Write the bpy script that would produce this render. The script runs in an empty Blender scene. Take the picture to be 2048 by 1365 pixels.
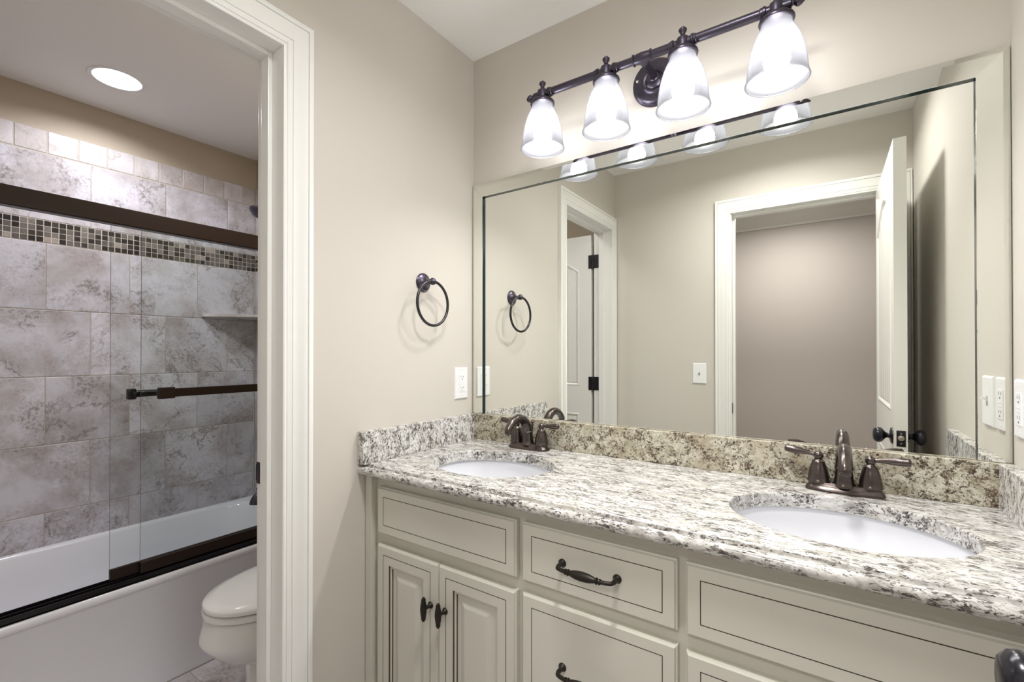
import bpy, bmesh, math, random
from mathutils import Vector, Matrix
random.seed(7)
PI = math.pi
SC = bpy.context.scene
COL = SC.collection

# ------------------------------------------------------------------ camera
cam_d = bpy.data.cameras.new('camera')
cam_d.sensor_width = 36.0
cam_d.lens = 928.625 / 2048 * 36.0
cam_d.shift_y = 19.09 / 2048
cam_d.clip_start = 0.02
cam_o = bpy.data.objects.new('camera', cam_d)
COL.objects.link(cam_o)
_yaw, _pit = math.radians(34.522), math.radians(0.334)
_f = Vector((-math.sin(_yaw) * math.cos(_pit), math.cos(_yaw) * math.cos(_pit), math.sin(_pit)))
_r = Vector((math.cos(_yaw), math.sin(_yaw), 0))
_u = _r.cross(_f)
_m = Matrix((_r, _u, -_f)).transposed().to_4x4()
_m.translation = Vector((1.1723, -1.4353, 1.2748))
cam_o.matrix_world = _m
SC.camera = cam_o

# ------------------------------------------------------------------ colour management, world
SC.view_settings.view_transform = 'Standard'
SC.view_settings.look = 'None'
SC.view_settings.exposure = 0.12
SC.view_settings.gamma = 1.0
SC.view_settings.use_curve_mapping = False
SC.cycles.max_bounces = 14
SC.cycles.diffuse_bounces = 7
SC.cycles.glossy_bounces = 8
SC.cycles.transparent_max_bounces = 16
SC.cycles.sample_clamp_indirect = 4.0
SC.cycles.blur_glossy = 0.6
SC.cycles.use_denoising = True
W = bpy.data.worlds.new('world'); SC.world = W; W.use_nodes = True
W.node_tree.nodes['Background'].inputs[0].default_value = (0.8, 0.85, 0.95, 1)
W.node_tree.nodes['Background'].inputs[1].default_value = 0.15

BULB_L, DOWN_W, TOIL_FILL_W, HALL_FILL_W, ROOM_FILL_W = 205.0, 6.5, 7.0, 15.0, 13.0  # bulbs, downlight, then the three added fill lights

def lamp(name, kind, loc, power, size=0.05, color=(1, 1, 1), parent=None, rot=None, spot=None):
    l = bpy.data.lights.new(name, kind)
    l.energy = power; l.color = color
    if kind == 'AREA':
        l.shape = 'DISK'; l.size = size
    else:
        l.shadow_soft_size = size
    if kind == 'SPOT':
        l.spot_size = spot; l.spot_blend = 0.8
    o = bpy.data.objects.new(name, l); COL.objects.link(o)
    o.location = loc
    if rot: o.rotation_euler = rot
    if parent:
        o.parent = parent; o.location = Vector(loc) - wloc(parent)
    return o

# ------------------------------------------------------------------ dimensions
RW, RD, RH = 1.493, 1.466, 2.44          # room width (x), depth (-y), height
PT = 0.115                               # partition thickness
TX = -1.69                               # tub room far wall
TY = -1.53                               # tub room near wall
HY = -3.0                                # hall wall
ZC, ZS = 0.942, 1.039                    # counter top, splash top

# ------------------------------------------------------------------ materials
def new_mat(name):
    m = bpy.data.materials.new(name); m.use_nodes = True
    nt = m.node_tree
    return m, nt, nt.nodes['Principled BSDF']

def pmat(name, col, rough=0.5, metal=0.0, spec=0.5, coat=0.0, bump=0.0, bscale=200.0, var=0.0, vscale=6.0):
    m, nt, b = new_mat(name)
    b.inputs['Roughness'].default_value = rough
    b.inputs['Metallic'].default_value = metal
    b.inputs['Specular IOR Level'].default_value = spec
    b.inputs['Coat Weight'].default_value = coat
    b.inputs['Coat Roughness'].default_value = 0.08
    N = nt.nodes; L = nt.links
    tc = N.new('ShaderNodeTexCoord')
    if var > 0:
        n = N.new('ShaderNodeTexNoise'); n.inputs['Scale'].default_value = vscale; n.inputs['Detail'].default_value = 4
        L.new(tc.outputs['Object'], n.inputs['Vector'])
        r = N.new('ShaderNodeMix'); r.data_type = 'RGBA'
        r.inputs[6].default_value = tuple(c * (1 - var) for c in col) + (1,)
        r.inputs[7].default_value = tuple(min(1, c * (1 + var)) for c in col) + (1,)
        L.new(n.outputs['Fac'], r.inputs[0]); L.new(r.outputs[2], b.inputs['Base Color'])
    else:
        b.inputs['Base Color'].default_value = tuple(col) + (1,)
    if bump > 0:
        n = N.new('ShaderNodeTexNoise'); n.inputs['Scale'].default_value = bscale; n.inputs['Detail'].default_value = 3
        L.new(tc.outputs['Object'], n.inputs['Vector'])
        bp = N.new('ShaderNodeBump'); bp.inputs['Strength'].default_value = bump; bp.inputs['Distance'].default_value = 0.001
        L.new(n.outputs['Fac'], bp.inputs['Height']); L.new(bp.outputs[0], b.inputs['Normal'])
    return m

def ramp(nt, pts, interp='LINEAR'):
    r = nt.nodes.new('ShaderNodeValToRGB'); cr = r.color_ramp; cr.interpolation = interp
    while len(cr.elements) < len(pts): cr.elements.new(0.5)
    for e, (p, c) in zip(cr.elements, pts):
        e.position = p; e.color = tuple(c) + ((1,) if len(c) == 3 else ())
    return r

def noise(nt, vec, scale, detail=4, rough=0.5, dist=0.0):
    n = nt.nodes.new('ShaderNodeTexNoise')
    n.inputs['Scale'].default_value = scale; n.inputs['Detail'].default_value = detail
    n.inputs['Roughness'].default_value = rough; n.inputs['Distortion'].default_value = dist
    nt.links.new(vec, n.inputs['Vector'])
    return n

def mixc(nt, fac, a, b):
    m = nt.nodes.new('ShaderNodeMix'); m.data_type = 'RGBA'
    for i, v in ((0, fac), (6, a), (7, b)):
        if hasattr(v, 'is_linked') or hasattr(v, 'links'): nt.links.new(v, m.inputs[i])
        else: m.inputs[i].default_value = v if i == 0 else tuple(v) + (1,)
    return m.outputs[2]

def math_n(nt, op, a, b=None):
    m = nt.nodes.new('ShaderNodeMath'); m.operation = op
    for i, v in enumerate((a, b)):
        if v is None: continue
        if hasattr(v, 'links'): nt.links.new(v, m.inputs[i])
        else: m.inputs[i].default_value = v
    return m.outputs[0]

def granite(name, light, mid, warm, dark, warm_amt, dark_t, rot=(0.0, 0.0, 0.0), stretch=(1, 1, 1)):
    m, nt, b = new_mat(name)
    tc = nt.nodes.new('ShaderNodeTexCoord')
    mp = nt.nodes.new('ShaderNodeMapping'); mp.inputs['Rotation'].default_value = rot; mp.inputs['Scale'].default_value = stretch
    nt.links.new(tc.outputs['Object'], mp.inputs['Vector'])
    v = mp.outputs[0]
    n1 = noise(nt, v, 55, 6, 0.65, 0.6)
    r1 = ramp(nt, [(0.40, mid), (0.60, light)]); nt.links.new(n1.outputs['Fac'], r1.inputs[0])
    n2 = noise(nt, v, 9, 5, 0.6, 0.5)
    r2 = ramp(nt, [(0.50, (0, 0, 0)), (0.66, (warm_amt,) * 3)]); nt.links.new(n2.outputs['Fac'], r2.inputs[0])
    c = mixc(nt, r2.outputs[0], r1.outputs[0], warm)
    # mid sized grey-brown mineral patches gathered in drifts
    n3 = noise(nt, v, 165, 6, 0.74, 0.8)
    n4 = noise(nt, v, 30, 5, 0.65, 1.0)
    s = math_n(nt, 'ADD', math_n(nt, 'MULTIPLY', n3.outputs['Fac'], 0.62), math_n(nt, 'MULTIPLY', n4.outputs['Fac'], 0.38))
    r3 = ramp(nt, [(dark_t, (1, 1, 1)), (dark_t + 0.035, (0, 0, 0))]); nt.links.new(s, r3.inputs[0])
    n5 = noise(nt, v, 150, 3, 0.6)
    r5 = ramp(nt, [(0.42, dark), (0.58, tuple(min(1, 3.2 * x + 0.03) for x in dark))]); nt.links.new(n5.outputs['Fac'], r5.inputs[0])
    c = mixc(nt, r3.outputs[0], c, r5.outputs[0])
    nt.links.new(c, b.inputs['Base Color'])
    b.inputs['Roughness'].default_value = 0.16
    b.inputs['Specular IOR Level'].default_value = 0.5
    return m

def travertine(name, gain=1.0, warm=0.0):
    m, nt, b = new_mat(name)
    tc = nt.nodes.new('ShaderNodeTexCoord')
    ge = nt.nodes.new('ShaderNodeNewGeometry')
    cx = nt.nodes.new('ShaderNodeCombineXYZ')
    rr = math_n(nt, 'MULTIPLY', ge.outputs['Random Per Island'], 37.0)
    for i in range(3): nt.links.new(rr, cx.inputs[i])
    va = nt.nodes.new('ShaderNodeVectorMath'); va.operation = 'ADD'
    nt.links.new(tc.outputs['Object'], va.inputs[0]); nt.links.new(cx.outputs[0], va.inputs[1])
    v = va.outputs[0]
    G = lambda c: tuple(x * gain for x in c)
    n1 = noise(nt, v, 4.5, 9, 0.60, 0.35)
    r1 = ramp(nt, [(0.36, G((0.43, 0.385, 0.385))), (0.46, G((0.54, 0.51, 0.53))), (0.56, G((0.66, 0.64, 0.69)))])
    nt.links.new(n1.outputs['Fac'], r1.inputs[0])
    # speckled brown-grey drifts
    n2 = noise(nt, v, 75, 7, 0.72, 0.3)
    n2b = noise(nt, v, 5.0, 6, 0.66, 0.5)
    sm = math_n(nt, 'ADD', math_n(nt, 'MULTIPLY', n2.outputs['Fac'], 0.45), math_n(nt, 'MULTIPLY', n2b.outputs['Fac'], 0.55))
    r2 = ramp(nt, [(0.39, (0.85,) * 3), (0.445, (0.28,) * 3), (0.53, (0, 0, 0))]); nt.links.new(sm, r2.inputs[0])
    c0 = mixc(nt, r2.outputs[0], r1.outputs[0], G((0.235, 0.195, 0.180)))
    # veins
    n3 = noise(nt, v, 3.2, 9, 0.66, 0.5)
    ab = math_n(nt, 'ABSOLUTE', math_n(nt, 'SUBTRACT', n3.outputs['Fac'], 0.5))
    r3 = ramp(nt, [(0.0, (1, 1, 1)), (0.014, (0, 0, 0))]); nt.links.new(ab, r3.inputs[0])
    n4 = noise(nt, v, 3.0, 2); r4 = ramp(nt, [(0.5, (0, 0, 0)), (0.60, (0.8,) * 3)]); nt.links.new(n4.outputs['Fac'], r4.inputs[0])
    f = math_n(nt, 'MULTIPLY', r3.outputs[0], r4.outputs[0])
    c = mixc(nt, f, c0, G((0.17, 0.135, 0.115)))
    # tile to tile tone
    hs = nt.nodes.new('ShaderNodeHueSaturation')
    nt.links.new(math_n(nt, 'ADD', math_n(nt, 'MULTIPLY', ge.outputs['Random Per Island'], 0.22), 0.88), hs.inputs['Value'])
    nt.links.new(c, hs.inputs['Color'])
    c = mixc(nt, warm, hs.outputs[0], (0.56, 0.47, 0.38))
    nt.links.new(c, b.inputs['Base Color'])
    b.inputs['Roughness'].default_value = 0.42
    bp = nt.nodes.new('ShaderNodeBump'); bp.inputs['Strength'].default_value = 0.25; bp.inputs['Distance'].default_value = 0.001
    nt.links.new(n2.outputs['Fac'], bp.inputs['Height']); nt.links.new(bp.outputs[0], b.inputs['Normal'])
    return m

def mosaic_mat():
    m, nt, b = new_mat('glass_mosaic')
    ge = nt.nodes.new('ShaderNodeNewGeometry'); tc = nt.nodes.new('ShaderNodeTexCoord')
    r = ramp(nt, [(0.0, (0.012, 0.010, 0.013)), (0.27, (0.035, 0.028, 0.027)), (0.42, (0.10, 0.085, 0.08)),
                  (0.58, (0.14, 0.122, 0.11)), (0.80, (0.19, 0.17, 0.155)), (0.94, (0.36, 0.31, 0.27))], 'CONSTANT')
    nt.links.new(ge.outputs['Random Per Island'], r.inputs[0])
    n = noise(nt, tc.outputs['Object'], 320, 3, 0.6)
    r2 = ramp(nt, [(0.42, (0.55,) * 3), (0.62, (1.5,) * 3)]); nt.links.new(n.outputs['Fac'], r2.inputs[0])
    mm = nt.nodes.new('ShaderNodeMix'); mm.data_type = 'RGBA'; mm.blend_type = 'MULTIPLY'; mm.inputs[0].default_value = 0.8
    nt.links.new(r.outputs[0], mm.inputs[6]); nt.links.new(r2.outputs[0], mm.inputs[7])
    nt.links.new(mm.outputs[2], b.inputs['Base Color'])
    b.inputs['Roughness'].default_value = 0.12
    return m

M = {}
M['wall'] = pmat('greige_wall_paint', (0.60, 0.567, 0.515), 0.62, spec=0.3, bump=0.12, bscale=260)
M['tubwall'] = pmat('tan_wall_paint', (0.47, 0.40, 0.31), 0.62, spec=0.3, bump=0.12, bscale=260)
M['hallwall'] = pmat('hall_wall_paint', (0.53, 0.485, 0.462), 0.65, spec=0.3)
M['ceil'] = pmat('ceiling_paint', (0.85, 0.845, 0.83), 0.8, spec=0.2, bump=0.15, bscale=180)
M['trim'] = pmat('white_trim_paint', (0.81, 0.81, 0.785), 0.28, spec=0.5)
M['door'] = pmat('white_door_paint', (0.78, 0.78, 0.745), 0.32, spec=0.5)
M['cab'] = pmat('cream_cabinet_paint', (0.61, 0.595, 0.53), 0.38, spec=0.45, var=0.03, vscale=3)
M['glaze'] = pmat('brown_glaze_line', (0.085, 0.055, 0.035), 0.6)
M['bronze'] = pmat('oil_rubbed_bronze', (0.105, 0.086, 0.080), 0.24, metal=0.92, var=0.15, vscale=30)
M['bronze_dk'] = pmat('dark_bronze_fixture', (0.085, 0.076, 0.102), 0.33, metal=0.9)
M['ring'] = pmat('dark_grey_ring', (0.060, 0.058, 0.062), 0.25, metal=0.9)
M['pull'] = pmat('black_bronze_pull', (0.022, 0.018, 0.013), 0.42, metal=0.5)
M['rail'] = pmat('dark_brown_rail', (0.026, 0.014, 0.009), 0.36, metal=0.45)
M['track'] = pmat('black_track', (0.010, 0.008, 0.010), 0.30, metal=0.3)
M['knob'] = pmat('black_iron_knob', (0.018, 0.017, 0.024), 0.22, metal=0.5, spec=0.7)
M['porc'] = pmat('white_porcelain', (0.72, 0.73, 0.77), 0.10, spec=0.6, coat=0.3)
M['tub'] = pmat('white_tub_enamel', (0.78, 0.78, 0.82), 0.14, spec=0.55)
M['toilet'] = pmat('toilet_porcelain', (0.80, 0.79, 0.77), 0.14, spec=0.55)
M['plastic'] = pmat('white_switch_plastic', (0.84, 0.84, 0.85), 0.3)
M['slot'] = pmat('dark_slot', (0.03, 0.03, 0.03), 0.6)
M['steel'] = pmat('dull_steel', (0.45, 0.42, 0.36), 0.35, metal=0.9)
M['grout'] = pmat('tile_grout', (0.46, 0.42, 0.36), 0.9)
M['grout_lt'] = pmat('mosaic_grout', (0.62, 0.57, 0.50), 0.9)
M['gap'] = pmat('shadow_gap', (0.012, 0.014, 0.014), 0.4)
M['granite_top'] = granite('granite_counter', (0.70, 0.695, 0.68), (0.40, 0.39, 0.365), (0.62, 0.58, 0.48), (0.045, 0.040, 0.036), 0.28, 0.452, rot=(0, 0, 0.2), stretch=(0.55, 1.35, 1))
M['granite_back_dim'] = granite('granite_backsplash_dim', (0.62, 0.60, 0.50), (0.37, 0.345, 0.26), (0.37, 0.30, 0.19), (0.050, 0.035, 0.022), 0.7, 0.462, rot=(0, 0.5, 0), stretch=(1, 1, 1))  # same stone as the counter, tinted warmer and darker for weaker lamplight
M['granite_side'] = granite('granite_side_splash', (0.78, 0.78, 0.77), (0.52, 0.50, 0.47), (0.50, 0.46, 0.40), (0.045, 0.040, 0.036), 0.35, 0.462, rot=(0.55, 0, 0), stretch=(1, 1.35, 0.8))
M['tile'] = travertine('travertine_tile', 1.0)
M['tile_s'] = travertine('travertine_listello', 1.0, 0.28)
M['tile_f'] = travertine('travertine_floor', 0.95, 0.12)
M['mosaic'] = mosaic_mat()

m, nt, b = new_mat('mirror_silver')
b.inputs['Base Color'].default_value = (0.885, 0.90, 0.855, 1); b.inputs['Metallic'].default_value = 1; b.inputs['Roughness'].default_value = 0.0
M['mirror'] = m
m, nt, b = new_mat('mirror_glass_edge')
b.inputs['Base Color'].default_value = (0.012, 0.03, 0.03, 1); b.inputs['Roughness'].default_value = 0.15
M['medge'] = m

m, nt, b = new_mat('clear_glass')
out = nt.nodes['Material Output']
tr = nt.nodes.new('ShaderNodeBsdfTransparent'); tr.inputs[0].default_value = (0.955, 0.97, 0.965, 1)
gl = nt.nodes.new('ShaderNodeBsdfGlossy'); gl.inputs['Roughness'].default_value = 0.0
fr = nt.nodes.new('ShaderNodeFresnel'); fr.inputs[0].default_value = 1.45
mx = nt.nodes.new('ShaderNodeMixShader')
fm = math_n(nt, 'MULTIPLY', fr.outputs[0], 0.35)
nt.links.new(fm, mx.inputs[0]); nt.links.new(tr.outputs[0], mx.inputs[1]); nt.links.new(gl.outputs[0], mx.inputs[2])
nt.links.new(mx.outputs[0], out.inputs[0])
M['glass'] = m
M['glassedge'] = pmat('glass_panel_edge', (0.10, 0.12, 0.12), 0.2)

def emis(name, col, s):
    m, nt, b = new_mat(name)
    b.inputs['Base Color'].default_value = (0.8, 0.8, 0.8, 1)
    b.inputs['Emission Color'].default_value = tuple(col) + (1,); b.inputs['Emission Strength'].default_value = s
    return m
M['bulb'] = emis('lit_bulb', (1.0, 0.985, 0.985), BULB_L)
M['downlens'] = emis('lit_downlight', (0.97, 0.98, 1.0), 3.5)
M['fill_lens'] = emis('added_fill_glow', (1.0, 0.97, 0.92), 5.0)  # glow shared by the added fill lights
# frosted glass shade: lets the bulb's light through, scatters the rest
m, nt, b = new_mat('frosted_glass_shade')
out = nt.nodes['Material Output']
tr = nt.nodes.new('ShaderNodeBsdfTransparent'); tr.inputs[0].default_value = (1, 1, 1, 1)
tl = nt.nodes.new('ShaderNodeBsdfTranslucent'); tl.inputs[0].default_value = (0.080, 0.081, 0.087, 1)
df = nt.nodes.new('ShaderNodeBsdfDiffuse'); df.inputs[0].default_value = (0.080, 0.081, 0.087, 1)
gs = nt.nodes.new('ShaderNodeBsdfGlossy'); gs.inputs['Roughness'].default_value = 0.25
m1 = nt.nodes.new('ShaderNodeMixShader'); m1.inputs[0].default_value = 0.5
nt.links.new(tl.outputs[0], m1.inputs[1]); nt.links.new(df.outputs[0], m1.inputs[2])
m2 = nt.nodes.new('ShaderNodeMixShader'); m2.inputs[0].default_value = 0.06
nt.links.new(m1.outputs[0], m2.inputs[1]); nt.links.new(gs.outputs[0], m2.inputs[2])
m3 = nt.nodes.new('ShaderNodeMixShader'); m3.inputs[0].default_value = 0.74
nt.links.new(tr.outputs[0], m3.inputs[1]); nt.links.new(m2.outputs[0], m3.inputs[2])
nt.links.new(m3.outputs[0], out.inputs[0])
M['shade'] = m

# ------------------------------------------------------------------ geometry helpers
def wloc(o):
    v = Vector((0, 0, 0))
    while o is not None:
        v += Vector(o.location); o = o.parent
    return v

def tag(o, label=None, cat=None, group=None, kind=None):
    if label: o['label'] = label
    if cat: o['category'] = cat
    if group: o['group'] = group
    if kind: o['kind'] = kind
    return o

def thing(name, loc, label, cat, group=None):
    o = bpy.data.objects.new(name, None); COL.objects.link(o)
    o.location = loc; o.empty_display_size = 0.05
    return tag(o, label, cat, group)

def obj(name, bm, mat, parent=None, smooth=False, angle=35, mats=None, label=None):
    me = bpy.data.meshes.new(name)
    bmesh.ops.recalc_face_normals(bm, faces=bm.faces)
    if parent is not None:
        bmesh.ops.translate(bm, verts=bm.verts, vec=-wloc(parent))
    bm.to_mesh(me); bm.free()
    for x in ([mat] if mats is None else mats): me.materials.append(x)
    if smooth:
        for p in me.polygons: p.use_smooth = True
        me.set_sharp_from_angle(angle=math.radians(angle))
    o = bpy.data.objects.new(name, me); COL.objects.link(o)
    if parent is not None: o.parent = parent
    if label: o['label'] = label
    return o

def struct(name, bm, mat, label=None, parent=None, cat=None, **k):
    o = obj(name, bm, mat, parent, **k)
    if parent is None:
        o['kind'] = 'structure'
        tag(o, label, cat or name.split('_')[0])
    return o

def NB(): return bmesh.new()

def box(bm, x0, x1, y0, y1, z0, z1, bev=0.0, mi=0):
    if x0 > x1: x0, x1 = x1, x0
    if y0 > y1: y0, y1 = y1, y0
    if z0 > z1: z0, z1 = z1, z0
    vs = [bm.verts.new((x, y, z)) for z in (z0, z1) for y in (y0, y1) for x in (x0, x1)]
    fs = [bm.faces.new([vs[i] for i in q]) for q in ((0, 2, 3, 1), (4, 5, 7, 6), (0, 1, 5, 4), (2, 6, 7, 3), (0, 4, 6, 2), (1, 3, 7, 5))]
    for f in fs: f.material_index = mi
    if bev > 0:
        es = list({e for f in fs for e in f.edges})
        r = bmesh.ops.bevel(bm, geom=es, offset=bev, segments=2, affect='EDGES', profile=0.6)
        for f in r['faces']: f.material_index = mi
    return vs

def frame_of(d):
    d = Vector(d).normalized()
    a = Vector((0, 0, 1)) if abs(d.z) < 0.9 else Vector((1, 0, 0))
    u = d.cross(a).normalized(); v = d.cross(u).normalized()
    return u, v, d

def rings(bm, rs, cap0=True, cap1=True, closed=True, mi=0):
    vv = [[bm.verts.new(p) for p in r] for r in rs]
    n = len(rs[0])
    for a, b in zip(vv[:-1], vv[1:]):
        for i in range(n if closed else n - 1):
            f = bm.faces.new((a[i], a[(i + 1) % n], b[(i + 1) % n], b[i])); f.material_index = mi
    if cap0: f = bm.faces.new(vv[0]); f.material_index = mi
    if cap1: f = bm.faces.new(vv[-1]); f.material_index = mi
    return vv

def lathe(bm, prof, org, axis=(0, 0, 1), seg=32, cap0=True, cap1=True, mi=0, flute=0, fdepth=0.0):
    u, v, d = frame_of(axis); org = Vector(org)
    rs = []
    for r, h in prof:
        r = max(r, 1e-5)
        ring = []
        for i in range(seg):
            t = 2 * PI * i / seg
            q = r * (1 + (fdepth * math.cos(flute * t) if flute else 0))
            ring.append(org + d * h + (u * math.cos(t) + v * math.sin(t)) * q)
        rs.append(ring)
    return rings(bm, rs, cap0, cap1, mi=mi)

def sphere(bm, c, r, seg=24, sz=1.0, axis=(0, 0, 1)):
    pr = [(r * math.sin(PI * k / 14), -r * sz * math.cos(PI * k / 14)) for k in range(15)]
    lathe(bm, pr, c, axis, seg)

def tube(bm, pts, rad, seg=16, sx=1.0, caps=True, mi=0):
    pts = [Vector(p) for p in pts]
    if not hasattr(rad, '__len__'): rad = [rad] * len(pts)
    rs = []; pu = None
    for i, p in enumerate(pts):
        d = (pts[min(i + 1, len(pts) - 1)] - pts[max(i - 1, 0)]).normalized()
        if pu is None: u, v, _ = frame_of(d)
        else:
            u = (pu - d * pu.dot(d)).normalized(); v = d.cross(u)
        pu = u
        rs.append([p + (u * math.cos(2 * PI * k / seg) * sx + v * math.sin(2 * PI * k / seg)) * rad[i] for k in range(seg)])
    rings(bm, rs, caps, caps, mi=mi)

def smoothpath(ctrl, n=8):
    P = [Vector(c) for c in ctrl]; P = [2 * P[0] - P[1]] + P + [2 * P[-1] - P[-2]]
    out = []
    for i in range(1, len(P) - 2):
        for k in range(n):
            t = k / n
            a, b, c, d = P[i - 1], P[i], P[i + 1], P[i + 2]
            out.append(0.5 * ((2 * b) + (-a + c) * t + (2 * a - 5 * b + 4 * c - d) * t * t + (-a + 3 * b - 3 * c + d) * t ** 3))
    out.append(P[-2]); return out

def torus(bm, c, R, r, axis, seg=64, ms=14):
    u, v, d = frame_of(axis); c = Vector(c)
    rs = []
    for i in range(seg):
        t = 2 * PI * i / seg; o = u * math.cos(t) + v * math.sin(t)
        rs.append([c + o * (R + r * math.cos(2 * PI * k / ms)) + d * r * math.sin(2 * PI * k / ms) for k in range(ms)])
    rs.append(rs[0])
    vv = rings(bm, rs, False, False)
    bmesh.ops.remove_doubles(bm, verts=vv[0] + vv[-1], dist=1e-6)

def plate_with_holes(bm, outer, holes, z):
    es = []
    loops = []
    for lp in [outer] + holes:
        vs = [bm.verts.new((p[0], p[1], z)) for p in lp]
        loops.append(vs)
        for i in range(len(vs)): es.append(bm.edges.new((vs[i], vs[(i + 1) % len(vs)])))
    bmesh.ops.triangle_fill(bm, edges=es, use_beauty=True, use_dissolve=False)
    return loops

def ell(cx, cy, a, b, n=64, p=2.0):
    out = []
    for i in range(n):
        t = 2 * PI * i / n; c, s = math.cos(t), math.sin(t)
        out.append((cx + a * math.copysign(abs(c) ** (2 / p), c), cy + b * math.copysign(abs(s) ** (2 / p), s)))
    return out

def casing(bm, prof, a0, a1, zt, fmap, z0=0.0, ulim0=9.0, ulim1=9.0):
    """U shaped moulding round an opening: profile (u outward, h off the wall)."""
    st = []
    for k in range(4):
        ring = []
        for u, h in prof:
            ul = min(u, ulim0); ur = min(u, ulim1)
            a, z = [(a0 - ul, z0), (a0 - ul, zt + u), (a1 + ur, zt + u), (a1 + ur, z0)][k]
            ring.append(fmap(a, z, h))
        st.append(ring)
    rings(bm, st, True, True, closed=True)

CAS = [(0.0, 0.0), (0.0, 0.010), (0.003, 0.0125), (0.006, 0.0125), (0.0085, 0.011), (0.0095, 0.008), (0.0110, 0.0115), (0.0230, 0.0125),
       (0.0240, 0.0095), (0.0255, 0.0130), (0.033, 0.0120), (0.043, 0.0135), (0.052, 0.0165), (0.060, 0.0190), (0.0635, 0.0190), (0.0645, 0.0150), (0.0660, 0.0205),
       (0.076, 0.0205), (0.079, 0.0190), (0.080, 0.0)]

# ================================================================== ROOM SHELL
bm = NB(); box(bm, TX - 0.1, RW + 0.1, 0, 0.1, 0, RH); struct('wall_back', bm, M['wall'], 'greige back wall behind the vanity mirror', cat='wall')
bm = NB()
box(bm, -PT, 0, -0.767, 0, 0, RH); box(bm, -PT, 0, -1.428, -0.767, 2.092, RH); box(bm, -PT, 0, TY - 0.05, -1.428, 0, RH)
struct('wall_left', bm, M['wall'], 'greige left wall with the doorway to the toilet room', cat='wall')
bm = NB(); box(bm, RW, RW + 0.1, -RD - 0.115, 0, 0, RH); struct('wall_right', bm, M['wall'], 'greige right wall behind the open door', cat='wall')
bm = NB()
box(bm, 0, 0.687, -RD - 0.115, -RD, 0, RH); box(bm, 0.687, 1.434, -RD - 0.115, -RD, 2.092, RH); box(bm, 1.434, RW, -RD - 0.115, -RD, 0, RH)
struct('wall_entry', bm, M['wall'], 'greige entry wall seen in the mirror', cat='wall')
bm = NB(); box(bm, 0, RW + 0.1, -RD - 0.115, 0.1, RH, RH + 0.05); struct('ceiling', bm, M['ceil'], 'white ceiling above the vanity', cat='ceiling')
bm = NB(); box(bm, -PT, RW + 0.1, -RD - 0.115, 0.1, -0.05, 0)
struct('floor', bm, M['tile_f'], 'tile floor of the vanity room', cat='floor')

# toilet room
bm = NB(); box(bm, TX - 0.1, TX, TY, 0, 0, RH); struct('wall_tub', bm, M['tubwall'], 'tan wall above the tiles in the toilet room', cat='wall')
bm = NB(); box(bm, TX - 0.1, -PT, TY - 0.1, TY, 0, RH); struct('wall_front', bm, M['tubwall'], 'tan near wall of the toilet room', cat='wall')
bm = NB(); box(bm, TX, -PT, -0.004, 0, 0, RH); struct('wall_faucet', bm, M['tubwall'], 'tan end wall at the tub', cat='wall')
bm = NB(); box(bm, -PT - 0.003, -PT, -0.767, -0.004, 0, RH); struct('wall_partition', bm, M['tubwall'], 'tan toilet room side of the partition', cat='wall')
LX, LY = -1.325, -0.765
bm = NB()
lo = plate_with_holes(bm, [(TX, TY), (-PT, TY), (-PT, 0), (TX, 0)], [ell(LX, LY, 0.083, 0.083, 48)], RH)
lathe(bm, [(0.083, 0), (0.083, 0.10)], (LX, LY, RH), seg=48, cap0=False, cap1=True)
box(bm, TX, -PT, TY, 0, RH + 0.11, RH + 0.13)
struct('ceiling_tub', bm, M['ceil'], 'white ceiling of the toilet room', cat='ceiling')

# floor tiles of toilet room
def tile_patch(bm, o, ua, va, u0, u1, v0, v1, t, g=0.0016, ch=0.0018, mi=0):
    """one tile: o origin, ua/va in-plane axes, normal = ua x va direction given by caller through t vector"""
    u0 += g; u1 -= g; v0 += g; v1 -= g
    if u1 - u0 < 0.004 or v1 - v0 < 0.004: return
    P = lambda u, v, h: o + ua * u + va * v + t * h
    a = [P(u0, v0, 0), P(u1, v0, 0), P(u1, v1, 0), P(u0, v1, 0)]
    b = [P(u0, v0, 0.8), P(u1, v0, 0.8), P(u1, v1, 0.8), P(u0, v1, 0.8)]
    c = [P(u0 + ch, v0 + ch, 1), P(u1 - ch, v0 + ch, 1), P(u1 - ch, v1 - ch, 1), P(u0 + ch, v1 - ch, 1)]
    rings(bm, [a, b, c], False, True, mi=mi)

bm = NB()
box(bm, TX, -PT, TY, 0, -0.05, -0.002, mi=1)
for i in range(6):
    for j in range(6):
        u0 = -0.94 + i * 0.30 - 0.05; v0 = -1.53 + j * 0.30
        tile_patch(bm, Vector((0, 0, -0.004)), Vector((1, 0, 0)), Vector((0, 1, 0)), max(u0, -0.95), min(u0 + 0.3, -PT), v0, min(v0 + 0.3, 0), Vector((0, 0, 0.004)))
struct('floor_tub', bm, M['tile_f'], 'travertine tile floor beside the toilet', cat='floor', mats=[M['tile_f'], M['grout']])

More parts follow.
